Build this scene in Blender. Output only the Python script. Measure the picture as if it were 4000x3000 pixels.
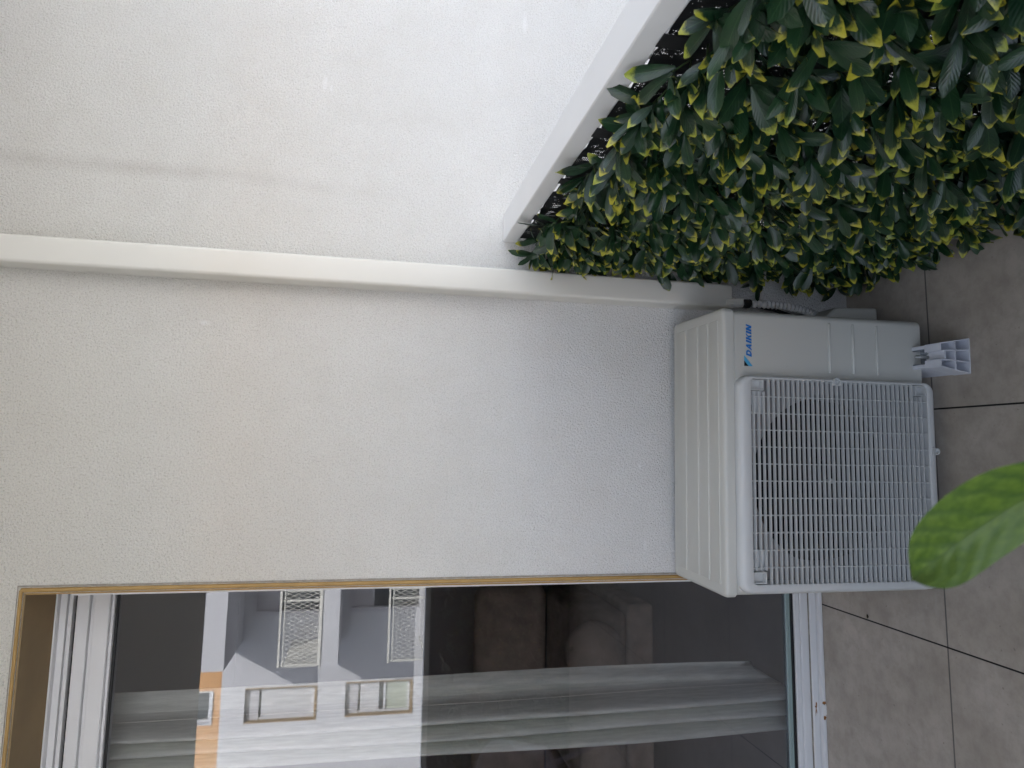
import bpy, bmesh, math, random
from mathutils import Vector, Matrix
R = math.radians
random.seed(7)
for o in list(bpy.data.objects): bpy.data.objects.remove(o)
S = bpy.context.scene
COL = S.collection

# ------------------------------------------------------------------ camera
CAMP = Vector((0.0, -1.7842, 1.4486))
cam = bpy.data.cameras.new('camera'); co = bpy.data.objects.new('camera', cam); COL.objects.link(co)
cr, cu = Vector((0.0169, -0.1948, -0.9807)).normalized(), Vector((0.9926, -0.1145, 0.0398))
cb = Vector((-0.1201, -0.9741, 0.1914)).normalized(); cu = cb.cross(cr).normalized(); cr = cu.cross(cb).normalized()
m = Matrix((cr, cu, cb)).transposed().to_4x4(); m.translation = CAMP
co.matrix_world = m
cam.sensor_width = 36; cam.lens = 23.27; cam.shift_x = 0.0106; cam.shift_y = -0.01334
cam.clip_start = 0.02; cam.clip_end = 500
cam.dof.use_dof = True; cam.dof.focus_distance = 1.62; cam.dof.aperture_fstop = 10.0
S.camera = co

# ------------------------------------------------------------------ sky, sun, exposure
SUN_EL, SUN_ROT = R(37.4), math.atan2(1.22, 2.53)
w = bpy.data.worlds.new("World"); S.world = w; w.use_nodes = True
nt = w.node_tree; bg = nt.nodes['Background']
sk = nt.nodes.new('ShaderNodeTexSky'); sk.sky_type = 'NISHITA'; sk.sun_disc = False
sk.sun_elevation = SUN_EL; sk.sun_rotation = SUN_ROT; sk.dust_density = 2.0
hs = nt.nodes.new('ShaderNodeHueSaturation'); hs.inputs['Saturation'].default_value = .50
nt.links.new(sk.outputs[0], hs.inputs['Color']); nt.links.new(hs.outputs[0], bg.inputs[0]); bg.inputs[1].default_value = 0.15
sl = bpy.data.lights.new('sun', 'SUN'); sl.energy = 2.05; sl.angle = R(0.53); sl.color = (1, .96, .90)
so = bpy.data.objects.new('sun', sl); COL.objects.link(so)
sd = Vector((1.22, 2.53, 2.15))
so.rotation_euler = sd.to_track_quat('Z', 'Y').to_euler(); so.location = (5, 10, 20)
S.view_settings.view_transform = 'Standard'; S.view_settings.look = 'None'
S.view_settings.gamma = 1; S.view_settings.use_curve_mapping = False
S.view_settings.exposure = 2.55
S.render.resolution_x = 1024; S.render.resolution_y = 768
S.render.engine = 'CYCLES'
S.cycles.max_bounces = 10; S.cycles.diffuse_bounces = 5; S.cycles.transparent_max_bounces = 24

# ------------------------------------------------------------------ material helpers
def mat(name, col, rough=.5, bump=None, var=None, metal=0, spec=.5, stretch=None):
    """col rgb; bump=(scale,strength,dist); var=(scale, amount)"""
    M = bpy.data.materials.new(name); M.use_nodes = True
    n = M.node_tree.nodes; l = M.node_tree.links; b = n['Principled BSDF']
    b.inputs['Base Color'].default_value = (*col, 1); b.inputs['Roughness'].default_value = rough
    b.inputs['Metallic'].default_value = metal; b.inputs['Specular IOR Level'].default_value = spec
    tc = n.new('ShaderNodeTexCoord'); tcs = tc.outputs['Object']
    if stretch:
        mp = n.new('ShaderNodeMapping'); mp.inputs['Scale'].default_value = stretch; l.new(tcs, mp.inputs[0]); tcs = mp.outputs[0]
    if var:
        t = n.new('ShaderNodeTexNoise'); t.inputs['Scale'].default_value = var[0]; t.inputs['Detail'].default_value = 6
        l.new(tcs, t.inputs['Vector'])
        r = n.new('ShaderNodeValToRGB'); r.color_ramp.elements[0].position = .3; r.color_ramp.elements[1].position = .7
        a = var[1]
        r.color_ramp.elements[0].color = (*[c*(1-a) for c in col], 1); r.color_ramp.elements[1].color = (*[min(1, c*(1+a)) for c in col], 1)
        l.new(t.outputs['Fac'], r.inputs[0]); l.new(r.outputs[0], b.inputs['Base Color'])
    if bump:
        t = n.new('ShaderNodeTexNoise'); t.inputs['Scale'].default_value = bump[0]; t.inputs['Detail'].default_value = 5
        l.new(tcs, t.inputs['Vector'])
        bp = n.new('ShaderNodeBump'); bp.inputs['Strength'].default_value = bump[1]; bp.inputs['Distance'].default_value = bump[2]
        l.new(t.outputs['Fac'], bp.inputs['Height']); l.new(bp.outputs[0], b.inputs['Normal'])
    return M
class NG:
    """tiny helper for building node graphs"""
    def __init__(s, M): s.n = M.node_tree.nodes; s.l = M.node_tree.links
    def new(s, t, **k):
        x = s.n.new(t)
        for a, v in k.items(): setattr(x, a, v)
        return x
    def inp(s, sock, v):
        if isinstance(v, bpy.types.NodeSocket): s.l.new(v, sock)
        else: sock.default_value = v
    def math(s, op, a, b=0, c=0, clamp=False):
        x = s.new('ShaderNodeMath', operation=op); x.use_clamp = clamp
        s.inp(x.inputs[0], a); s.inp(x.inputs[1], b); s.inp(x.inputs[2], c); return x.outputs[0]
    def mix(s, f, a, b, mode='MIX'):
        x = s.new('ShaderNodeMix', data_type='RGBA', blend_type=mode)
        s.inp(x.inputs[0], f); s.inp(x.inputs[6], a); s.inp(x.inputs[7], b); return x.outputs[2]
    def noise(s, vec, scale, detail=5, rough=.5):
        x = s.new('ShaderNodeTexNoise'); s.inp(x.inputs['Vector'], vec); x.inputs['Scale'].default_value = scale
        x.inputs['Detail'].default_value = detail; x.inputs['Roughness'].default_value = rough; return x.outputs['Fac']
    def ramp(s, f, p0, p1, c0=(0,0,0,1), c1=(1,1,1,1)):
        x = s.new('ShaderNodeValToRGB'); e = x.color_ramp.elements
        e[0].position = p0; e[1].position = p1; e[0].color = c0; e[1].color = c1; s.inp(x.inputs[0], f); return x.outputs[0]
    def scalev(s, vec, sc):
        x = s.new('ShaderNodeMapping'); s.inp(x.inputs[0], vec); x.inputs['Scale'].default_value = sc; return x.outputs[0]

def stucco():
    M = bpy.data.materials.new('plaster_render'); M.use_nodes = True; g = NG(M); b = g.n['Principled BSDF']
    p = g.new('ShaderNodeNewGeometry').outputs['Position']
    sp = g.new('ShaderNodeSeparateXYZ'); g.l.new(p, sp.inputs[0]); X, Z = sp.outputs[0], sp.outputs[2]
    big = g.noise(p, 1.6, 4); mid = g.noise(p, 9, 5); spk = g.noise(p, 230, 3, .6)
    colr = g.mix(g.ramp(big, .35, .68), (.77, .765, .75, 1), (.81, .805, .79, 1))
    colr = g.mix(g.math('MULTIPLY', g.ramp(mid, .45, .72), .30), colr, (.68, .66, .62, 1))
    # grime speckles lodged in the texture, denser high up under the ceiling
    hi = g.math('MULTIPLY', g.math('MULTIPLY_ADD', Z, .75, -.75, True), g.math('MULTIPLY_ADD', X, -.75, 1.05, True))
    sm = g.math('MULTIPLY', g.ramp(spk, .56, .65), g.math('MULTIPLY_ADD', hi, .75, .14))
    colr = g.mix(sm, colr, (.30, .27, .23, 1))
    yel = g.math('MULTIPLY', hi, .55)  # ceiling shade and warm bounce painted into the upper-left wall colour
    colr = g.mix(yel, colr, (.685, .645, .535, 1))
    fine = g.noise(p, 270, 4, .75)
    colr = g.mix(g.ramp(fine, .34, .50), (.60, .585, .56, 1), colr)
    # old run-off streak right of the pipe cover
    wob = g.math('MULTIPLY_ADD', g.noise(g.scalev(p, (1, 1, .6)), 3, 3), .05, -.025)
    sx = g.math('ABSOLUTE', g.math('SUBTRACT', g.math('ADD', X, wob), .705))
    st = g.math('SUBTRACT', 1, g.math('MULTIPLY', sx, 34), 0, True)
    st = g.math('MULTIPLY', st, g.math('MULTIPLY_ADD', Z, 1.3, -1.7, True))
    colr = g.mix(g.math('MULTIPLY', g.math('MULTIPLY', st, g.math('MULTIPLY_ADD', g.ramp(mid, .3, .6), .5, .5)), .30), colr, (.40, .36, .32, 1))
    # pale rub marks
    for cx, cz, rx, rz in ((1.0, 1.607, .022, .006), (.985, 1.59, .012, .004), (1.26, 1.044, .05, .008), (-.037, .692, .012, .006), (-.257, .678, .018, .006), (.312, 1.873, .006, .014)):
        dx = g.math('MULTIPLY', g.math('SUBTRACT', X, cx), 1/rx); dz = g.math('MULTIPLY', g.math('SUBTRACT', Z, cz), 1/rz)
        d = g.math('SQRT', g.math('ADD', g.math('MULTIPLY', dx, dx), g.math('MULTIPLY', dz, dz)))
        d = g.math('ADD', d, g.math('MULTIPLY_ADD', mid, 2.4, -1.2))
        f = g.math('MULTIPLY', g.math('SUBTRACT', 1.1, d, 0, True), .45)
        colr = g.mix(f, colr, (.9, .9, .9, 1))
    g.l.new(colr, b.inputs['Base Color']); b.inputs['Roughness'].default_value = .93; b.inputs['Specular IOR Level'].default_value = .2
    v = g.new('ShaderNodeTexVoronoi'); v.feature = 'SMOOTH_F1'; v.inputs['Scale'].default_value = 210
    wv = g.new('ShaderNodeVectorMath', operation='ADD'); g.l.new(p, wv.inputs[0])
    nz = g.new('ShaderNodeTexNoise'); nz.inputs['Scale'].default_value = 120; g.l.new(p, nz.inputs['Vector'])
    sc = g.new('ShaderNodeVectorMath', operation='SCALE'); g.l.new(nz.outputs['Color'], sc.inputs[0]); sc.inputs['Scale'].default_value = .006
    g.l.new(sc.outputs[0], wv.inputs[1]); g.l.new(wv.outputs[0], v.inputs['Vector'])
    h = g.math('ADD', g.math('MULTIPLY', v.outputs['Distance'], .45), g.math('MULTIPLY', g.noise(p, 170, 6, .7), 1.1))
    h = g.math('ADD', h, g.math('MULTIPLY', g.noise(p, 35, 3), .2))
    # hairline cracks near the rail
    bp = g.new('ShaderNodeBump'); bp.inputs['Strength'].default_value = 1; bp.inputs['Distance'].default_value = .0065
    g.l.new(h, bp.inputs['Height']); g.l.new(bp.outputs[0], b.inputs['Normal'])
    return M

def tiles():
    M = bpy.data.materials.new('stoneware_tile'); M.use_nodes = True; g = NG(M); b = g.n['Principled BSDF']
    p = g.new('ShaderNodeNewGeometry').outputs['Position']
    sp = g.new('ShaderNodeSeparateXYZ'); g.l.new(p, sp.inputs[0]); X, Y = sp.outputs[0], sp.outputs[1]
    def joint(c, off, wd):
        f = g.math('FRACT', g.math('MULTIPLY_ADD', c, 1/.6, -off/.6 + 20.5))
        return g.math('LESS_THAN', g.math('ABSOLUTE', g.math('SUBTRACT', f, .5)), wd/.6/2)
    jx = joint(X, -.4733, .0042); jy = joint(Y, -.3011, .0042)
    a = g.noise(g.scalev(p, (1, 1, 1)), 4.5, 6, .55); c2 = g.noise(g.scalev(p, (9, 60, 1)), 1.0, 4, .6); c3 = g.noise(p, 26, 6, .7)
    col = g.mix(g.ramp(a, .3, .7), (.33, .29, .245, 1), (.49, .44, .385, 1))
    col = g.mix(g.math('MULTIPLY', g.ramp(c3, .42, .72), .42), col, (.20, .170, .14, 1))
    col = g.mix(g.math('MULTIPLY', g.ramp(c2, .5, .75), .22), col, (.44, .41, .37, 1))
    spots = g.noise(p, 95, 2, .5)
    col = g.mix(g.math('MULTIPLY', g.ramp(spots, .70, .76), .5), col, (.14, .125, .11, 1))
    col = g.mix(jy, col, (.13, .12, .11, 1)); col = g.mix(jx, col, (.006, .006, .006, 1))
    g.l.new(col, b.inputs['Base Color']); b.inputs['Roughness'].default_value = .5; b.inputs['Specular IOR Level'].default_value = .35
    h = g.math('SUBTRACT', g.math('MULTIPLY', c3, .06), g.math('MAXIMUM', jx, jy))
    bp = g.new('ShaderNodeBump'); bp.inputs['Strength'].default_value = .8; bp.inputs['Distance'].default_value = .0015
    g.l.new(h, bp.inputs['Height']); g.l.new(bp.outputs[0], b.inputs['Normal'])
    return M

def leafmat(name):
    M = bpy.data.materials.new(name); M.use_nodes = True; g = NG(M); b = g.n['Principled BSDF']
    uv = g.new('ShaderNodeUVMap'); uv.uv_map = 'UVMap'
    sp = g.new('ShaderNodeSeparateXYZ'); g.l.new(uv.outputs[0], sp.inputs[0]); U, V = sp.outputs[0], sp.outputs[1]
    at = g.new('ShaderNodeAttribute'); at.attribute_name = 'tint'; ar = g.new('ShaderNodeSeparateXYZ'); g.l.new(at.outputs['Vector'], ar.inputs[0])
    r1, r2, r3 = ar.outputs[0], ar.outputs[1], ar.outputs[2]
    p = g.new('ShaderNodeNewGeometry').outputs['Position']
    green = g.mix(r1, (.005, .024, .010, 1), (.013, .046, .017, 1))
    green = g.mix(g.math('MULTIPLY', g.ramp(g.noise(p, 60, 3), .45, .7), .4), green, (.026, .065, .022, 1))
    du = g.math('ABSOLUTE', g.math('SUBTRACT', U, .5))
    mid = g.math('SUBTRACT', 1, g.math('MULTIPLY', du, 34), 0, True)
    green = g.mix(g.math('MULTIPLY', mid, .45), green, (.075, .15, .06, 1))
    # yellow tip, ragged border creeping up the margins
    n1 = g.math('MULTIPLY_ADD', g.noise(p, 140, 4, .7), .24, -.12)
    t = g.math('ADD', g.math('ADD', V, n1), g.math('MULTIPLY', g.math('MULTIPLY', du, du), .28))
    lim = g.math('MULTIPLY_ADD', r2, .30, .80)
    yf = g.math('MULTIPLY', g.math('SUBTRACT', t, lim), 9, 0, True)
    yel = g.mix(r3, (.46, .41, .035, 1), (.28, .33, .045, 1))
    col = g.mix(yf, green, yel)
    g.l.new(col, b.inputs['Base Color']); b.inputs['Roughness'].default_value = .33; b.inputs['Specular IOR Level'].default_value = .48
    # veins
    vv = g.math('SINE', g.math('MULTIPLY', g.math('SUBTRACT', V, g.math('MULTIPLY', du, .55)), 62))
    h = g.math('ADD', g.math('MULTIPLY', vv, .5), g.math('MULTIPLY', mid, -1.4))
    bp = g.new('ShaderNodeBump'); bp.inputs['Strength'].default_value = .2; bp.inputs['Distance'].default_value = .0008
    g.l.new(h, bp.inputs['Height']); g.l.new(bp.outputs[0], b.inputs['Normal'])
    return M

def netmat():
    M = bpy.data.materials.new('black_shade_net'); M.use_nodes = True; g = NG(M); b = g.n['Principled BSDF']
    b.inputs['Base Color'].default_value = (.008, .009, .010, 1); b.inputs['Roughness'].default_value = .6
    p = g.new('ShaderNodeNewGeometry').outputs['Position']
    sp = g.new('ShaderNodeSeparateXYZ'); g.l.new(p, sp.inputs[0])
    hx = g.math('SUBTRACT', g.math('ABSOLUTE', g.math('SINE', g.math('MULTIPLY', g.math('ADD', sp.outputs[0], sp.outputs[1]), math.pi/.0050))), .72)
    hz = g.math('SUBTRACT', g.math('ABSOLUTE', g.math('SINE', g.math('MULTIPLY', sp.outputs[2], math.pi/.0038))), .75)
    hole = g.math('GREATER_THAN', g.math('MINIMUM', hx, hz), 0)
    blot = g.math('GREATER_THAN', g.noise(p, 30, 4, .85), .575)
    hole = g.math('MULTIPLY', hole, blot)
    tr = g.new('ShaderNodeBsdfTransparent'); mx = g.new('ShaderNodeMixShader')
    g.l.new(hole, mx.inputs[0]); g.l.new(b.outputs[0], mx.inputs[1]); g.l.new(tr.outputs[0], mx.inputs[2])
    g.l.new(mx.outputs[0], g.n['Material Output'].inputs[0])
    return M

def glassmat():
    M = bpy.data.materials.new('window_glass'); M.use_nodes = True; g = NG(M)
    g.n.remove(g.n['Principled BSDF'])
    tr = g.new('ShaderNodeBsdfTransparent'); tr.inputs[0].default_value = (.88, .88, .89, 1)
    gl = g.new('ShaderNodeBsdfGlossy'); gl.inputs['Roughness'].default_value = 0; gl.inputs[0].default_value = (.96, .97, 1, 1)
    fr = g.new('ShaderNodeFresnel'); fr.inputs[0].default_value = 1.5
    f = g.math('MULTIPLY_ADD', fr.outputs[0], 1.5, .025, True)
    mx = g.new('ShaderNodeMixShader'); g.l.new(f, mx.inputs[0]); g.l.new(tr.outputs[0], mx.inputs[1]); g.l.new(gl.outputs[0], mx.inputs[2])
    g.l.new(mx.outputs[0], g.n['Material Output'].inputs[0])
    return M

def bigleafmat():
    M = bpy.data.materials.new('broad_leaf'); M.use_nodes = True; g = NG(M); b = g.n['Principled BSDF']
    uv = g.new('ShaderNodeUVMap'); uv.uv_map = 'UVMap'
    sp = g.new('ShaderNodeSeparateXYZ'); g.l.new(uv.outputs[0], sp.inputs[0]); U, V = sp.outputs[0], sp.outputs[1]
    du = g.math('ABSOLUTE', g.math('SUBTRACT', U, .5))
    n1 = g.noise(g.scalev(uv.outputs[0], (5, 8, 1)), 2.2, 5, .6)
    col = g.mix(g.ramp(n1, .35, .68), (.046, .098, .010, 1), (.104, .172, .020, 1))
    vv = g.math('SINE', g.math('MULTIPLY', g.math('SUBTRACT', g.math('ADD', V, g.math('MULTIPLY', g.noise(uv.outputs[0], 7, 3), .09)), g.math('MULTIPLY', du, .42)), 56))
    vn = g.ramp(g.math('ADD', vv, g.math('MULTIPLY', n1, .8)), .75, 1.35)
    col = g.mix(g.math('MULTIPLY', vn, g.math('MULTIPLY_ADD', g.ramp(U, .44, .56), -.30, .52)), col, (.032, .075, .014, 1))
    mid = g.math('SUBTRACT', 1, g.math('MULTIPLY', du, 30), 0, True)
    col = g.mix(g.math('MULTIPLY', mid, .6), col, (.04, .08, .02, 1))
    half = g.ramp(U, .46, .54)
    col = g.mix(g.math('MULTIPLY', half, .35), col, (.066, .112, .026, 1))
    g.l.new(col, b.inputs['Base Color']); b.inputs['Roughness'].default_value = .5
    h = g.math('ADD', g.math('MULTIPLY', vv, -.5), g.math('MULTIPLY', mid, -1.0))
    bp = g.new('ShaderNodeBump'); bp.inputs['Strength'].default_value = .22; bp.inputs['Distance'].default_value = .0015
    g.l.new(h, bp.inputs['Height']); g.l.new(bp.outputs[0], b.inputs['Normal'])
    tl = g.new('ShaderNodeBsdfTranslucent'); g.l.new(col, tl.inputs[0])
    mx = g.new('ShaderNodeMixShader'); mx.inputs[0].default_value = .3
    g.l.new(b.outputs[0], mx.inputs[1]); g.l.new(tl.outputs[0], mx.inputs[2]); g.l.new(mx.outputs[0], g.n['Material Output'].inputs[0])
    return M

MT = dict(
    wall=stucco(), tile=tiles(), net=netmat(), glass=glassmat(), leaf=leafmat('laurel_leaf'), bigleaf=bigleafmat(),
    ceil=mat('ceiling_paint', (.66, .62, .54), .9, (60, .3, .002)),
    duct=mat('pvc_cover', (.66, .645, .595), .42, (300, .04, .0005), (3, .03)),
    rail=mat('lacquered_aluminium', (.78, .775, .765), .38, (500, .03, .0004), (6, .02)),
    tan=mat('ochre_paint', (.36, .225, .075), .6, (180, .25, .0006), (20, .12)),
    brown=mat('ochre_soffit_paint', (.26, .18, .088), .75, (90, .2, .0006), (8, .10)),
    white=mat('door_lacquer', (.70, .70, .71), .35, (400, .03, .0004), (5, .03)),
    rubber=mat('black_rubber', (.008, .008, .009), .6),
    ac=mat('sheet_steel_paint', (.525, .525, .49), .42, (700, .05, .0003), (2, .015)),
    acpl=mat('grille_plastic', (.56, .57, .565), .5, (900, .08, .0003)),
    acin=mat('inner_plastic', (.25, .25, .255), .6),
    dark=mat('fan_plastic', (.004, .004, .006), .7, spec=.2),
    blue=mat('logo_blue', (.006, .15, .50), .4), sky=mat('logo_light_blue', (.07, .36, .60), .4), black=mat('logo_black', (.01, .01, .012), .4),
    foot=mat('foot_pvc', (.64, .66, .72), .5, (300, .06, .0004), (40, .05)),
    channel=mat('galvanised_channel', (.42, .45, .50), .22, None, (45, .5), metal=1), zinc=mat('zinc_steel', (.80, .83, .86), .34, None, (60, .25), metal=1),
    hose=mat('hose_pvc', (.62, .62, .62), .45),
    curtain=mat('linen', (.74, .765, .70), .95, (420, .6, .0016), (110, .13), stretch=(1, 1, .12)),
    sofa=mat('sofa_fabric', (.34, .28, .235), .95, (300, .5, .001), (12, .2)),
    cushion=mat('cushion_fabric', (.33, .27, .225), .95, (300, .5, .001), (10, .2)),
    room=mat('room_paint', (.5, .49, .50), .9), roomfl=mat('room_tile', (.15, .145, .15), .5, None, (3, .12)),
    caulk=mat('old_sealant', (.30, .27, .23), .8, (200, .4, .001), (60, .25)),
    rust=mat('rust_stain', (.28, .12, .03), .9, (300, .6, .001), (220, .5)),
    chip=mat('bare_filler', (.78, .77, .76), .7),
    fwall=mat('facade_paint', (.53, .54, .57), .9, None, (.3, .015)),
    forange=mat('facade_orange', (.56, .33, .165), .9, None, (1, .05)),
    freveal=mat('facade_reveal', (.26, .18, .09), .8), fgrey=mat('facade_grey', (.42, .42, .45), .9), fglass=mat('facade_glass', (.03, .035, .04), .15), frail=mat('facade_rail', (.62, .62, .58), .5),
    blind=mat('roller_blind', (.60, .61, .64), .6), gnd=mat('street', (.10, .10, .10), .9, None, (.4, .2)),
    soil=mat('soil', (.03, .02, .013), 1, (60, 1, .01)), terra=mat('terracotta', (.33, .13, .07), .8, None, (10, .15)), stem=mat('plant_stem', (.05, .09, .025), .6),
    wseat=mat('seat_plastic', (.38, .37, .43), .4),
)

# ------------------------------------------------------------------ object helpers
def tag(o, label=None, cat=None, group=None, kind=None):
    if label: o['label'] = label
    if cat: o['category'] = cat
    if group: o['group'] = group
    if kind: o['kind'] = kind
    return o
def empty(name, loc=(0, 0, 0), rz=0):
    o = bpy.data.objects.new(name, None); COL.objects.link(o); o.location = loc; o.rotation_euler = (0, 0, rz); o.empty_display_size = .05; return o
def link(name, bm, material, parent=None, smooth=None, bevel=None, subsurf=0):
    me = bpy.data.meshes.new(name); bm.to_mesh(me); bm.free()
    for mm in (material if isinstance(material, (list, tuple)) else [material]): me.materials.append(mm)
    o = bpy.data.objects.new(name, me); COL.objects.link(o)
    if parent: o.parent = parent
    if bevel:
        b = o.modifiers.new('b', 'BEVEL'); b.width = bevel; b.segments = 2; b.limit_method = 'ANGLE'; b.angle_limit = R(40); b.harden_normals = False
    if subsurf:
        s = o.modifiers.new('s', 'SUBSURF'); s.levels = subsurf; s.render_levels = subsurf
    if smooth is not None:
        for p in me.polygons: p.use_smooth = True
        if smooth:
            me.set_sharp_from_angle(angle=R(smooth))
    return o
def box(bm, x0, x1, y0, y1, z0, z1, mi=0):
    v = [bm.verts.new(p) for p in ((x0,y0,z0),(x1,y0,z0),(x1,y1,z0),(x0,y1,z0),(x0,y0,z1),(x1,y0,z1),(x1,y1,z1),(x0,y1,z1))]
    for f in ((0,3,2,1),(4,5,6,7),(0,1,5,4),(1,2,6,5),(2,3,7,6),(3,0,4,7)):
        bm.faces.new([v[i] for i in f]).material_index = mi
    return v
def hexa(bm, pts):
    v = [bm.verts.new(p) for p in pts]
    for f in ((0,3,2,1),(4,5,6,7),(0,1,5,4),(1,2,6,5),(2,3,7,6),(3,0,4,7)): bm.faces.new([v[i] for i in f])
def B(*boxes):
    bm = bmesh.new()
    for b in boxes: box(bm, *b)
    return bm
def tube(bm, pts, r, n=10, caps=True):
    pts = [Vector(p) for p in pts]; rings = []
    for i, p in enumerate(pts):
        t = (pts[min(i+1, len(pts)-1)] - pts[max(i-1, 0)]).normalized()
        a = t.cross(Vector((0, 0, 1)) if abs(t.z) < .95 else Vector((1, 0, 0))).normalized(); b = t.cross(a)
        rr = r[i] if isinstance(r, (list, tuple)) else r
        rings.append([bm.verts.new(p + a*math.cos(2*math.pi*k/n)*rr + b*math.sin(2*math.pi*k/n)*rr) for k in range(n)])
    for i in range(len(rings)-1):
        for k in range(n): bm.faces.new((rings[i][k], rings[i][(k+1)%n], rings[i+1][(k+1)%n], rings[i+1][k]))
    if caps:
        bm.faces.new(rings[0][::-1]); bm.faces.new(rings[-1])
    return rings
def wall_sheet(bm, xs, zs, holes, y0, y1):
    """solid slab between y0 (front) and y1 over grid lines xs, zs with rectangular holes; shared corner vertices"""
    hs = lambda i, k: any(h[0]-1e-6 <= xs[i] and xs[i+1] <= h[1]+1e-6 and h[2]-1e-6 <= zs[k] and zs[k+1] <= h[3]+1e-6 for h in holes)
    V = {}
    def v(i, k, y):
        q = (i, k, y)
        if q not in V: V[q] = bm.verts.new((xs[i], y, zs[k]))
        return V[q]
    nx, nz = len(xs)-1, len(zs)-1
    for i in range(nx):
        for k in range(nz):
            if hs(i, k): continue
            bm.faces.new((v(i,k,y0), v(i+1,k,y0), v(i+1,k+1,y0), v(i,k+1,y0)))
            bm.faces.new((v(i,k,y1), v(i,k+1,y1), v(i+1,k+1,y1), v(i+1,k,y1)))
            for di, dk, a, b in ((-1,0,(i,k),(i,k+1)), (1,0,(i+1,k+1),(i+1,k)), (0,-1,(i+1,k),(i,k)), (0,1,(i,k+1),(i+1,k+1))):
                ii, kk = i+di, k+dk
                if not (0 <= ii < nx and 0 <= kk < nz) or hs(ii, kk):
                    bm.faces.new((v(*a,y0), v(*b,y0), v(*b,y1), v(*a,y1)))

# ------------------------------------------------------------------ the setting
DX, DZ = -.3502, 2.228                 # right edge and head of the door opening
ZC = 2.42                              # ceiling
g = link('ground', B((-200, 200, -200, 200, -9.2, -9)), MT['gnd']); tag(g, kind='structure')
bm = bmesh.new()
wall_sheet(bm, [-9, -2.75, DX, 7], [-9, -.25, DZ, 12.5], [(-2.75, DX, -.25, DZ)], 0, .30)
wall = link('house_wall', bm, MT['wall']); tag(wall, 'off-white rough plaster wall of the balcony behind the outdoor unit', 'wall')
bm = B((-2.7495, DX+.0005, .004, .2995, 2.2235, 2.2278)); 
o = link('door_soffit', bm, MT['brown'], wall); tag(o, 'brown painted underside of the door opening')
bm = B((DX-.0045, DX-.0002, .004, .2995, 0.001, 2.223)); link('door_reveal', bm, MT['tan'], wall)
floor = link('balcony_floor', B((-3.3, .72, -2.6, 0.0, -.2, 0), (-2.74, DX-.002, .0003, .2995, -.2, -.0003)), MT['tile']); tag(floor, kind='structure')
ceil = link('balcony_ceiling', B((-3.4, 1.7, -2.36, -.0005, ZC, ZC+.22)), MT['ceil']); tag(ceil, 'cream painted slab over the balcony', 'ceiling', kind='structure')  # unseen right end carried past the railing to cut sky light on the wall
sw = link('partition_wall', B((-3.42, -3.3, -2.62, -.0005, -.2, ZC-.001)), MT['wall']); tag(sw, 'plaster side wall closing the far end of the balcony', 'wall')

# corner bead round the door opening
bd = empty('corner_bead', (DX, 0, 0)); tag(bd, 'thin ochre painted edge strip round the door opening', 'edge trim')
bm = bmesh.new()
tube(bm, [(.0065, 0, .001), (.0065, 0, DZ+.004)], .0054, 10)
link('upright_strip', bm, MT['tan'], bd, 30)
bm = bmesh.new(); tube(bm, [(.0065, 0, DZ+.004), (-2.39, 0, DZ+.004)], .0042, 10)
link('head_strip', bm, MT['tan'], bd, 30)
bm = B((.0135, .0175, -.0022, .0, .002, DZ+.012), (-2.39, .0175, -.0018, .0, DZ+.0098, DZ+.0118))
link('sealant_line', bm, MT['caulk'], bd)

# ------------------------------------------------------------------ sliding glass door
GY = .222
door = empty('sliding_door', (-1.55, .2, 0)); tag(door, 'large white framed sliding glass door reflecting the building opposite', 'glass door')
def dpart(name, boxes, m_, bevel=None, parent=None, smooth=None):
    bm = bmesh.new()
    for b in boxes: box(bm, b[0]+1.55, b[1]+1.55, b[2]-.2, b[3]-.2, b[4], b[5])
    return link(name, bm, m_, parent or door, smooth, bevel)
XL, XR = -2.745, -.356
dpart('head_frame', [(XL, XR, .166, .28, 2.2185, 2.2232), (XL, XR, .184, .28, 2.2025, 2.2184), (XL, XR, .196, .28, 2.1975, 2.2024), (XL, XR, .186, .28, 2.1893, 2.1974)], MT['white'], .0012)
dpart('head_gap', [(XL, XR, .204, .28, 2.1822, 2.1892)], MT['rubber'])  # black strip filling the gap, its shade drawn as colour
dpart('sash_top_rail', [(XL, XR, .190, .26, 2.1515, 2.1821), (XL, XR, .203, .26, 2.1395, 2.1514), (XL, XR, .186, .26, 2.1015, 2.1394), (XL, XR, .199, .26, 2.0945, 2.1014)], MT['white'], .003)
dpart('glazing_gasket', [(XL, XR, .212, .2205, 2.0880, 2.0940), (XL, XR, .205, .2205, .0835, .0905)], MT['rubber'], .001)
# bottom: outer track and sash rail, both with a rounded ridge
dpart('door_sill', [(XL, XR, .172, .30, .0, .014), (XL, XR, .186, .30, .014, .036)], MT['white'], .003)
dpart('sash_bottom_rail', [(XL, XR, .192, .26, .0385, .066), (XL, XR, .198, .26, .066, .083)], MT['white'], .003)
dpart('sealant_line', [(XL, XR, .1905, .26, .0362, .0383)], MT['caulk'])
dpart('glazing_strip', [(XL, XR, .211, .2205, .0907, .0955), (XL, XR, .214, .2205, .0957, .104)], mat('glass_edge', (.30, .38, .37), .2), .001)
pane = dpart('glass_pane', [(XL, XR, GY, GY+.004, .0907, 2.0940)], MT['glass'])
dpart('shutter_guide', [(-.3605, -.3545, .012, .05, .3, 2.13)], MT['white'], .001)
dpart('side_frame', [(-.372, -.3545, .186, .26, .001, 2.18)], MT['white'], .002)
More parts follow.
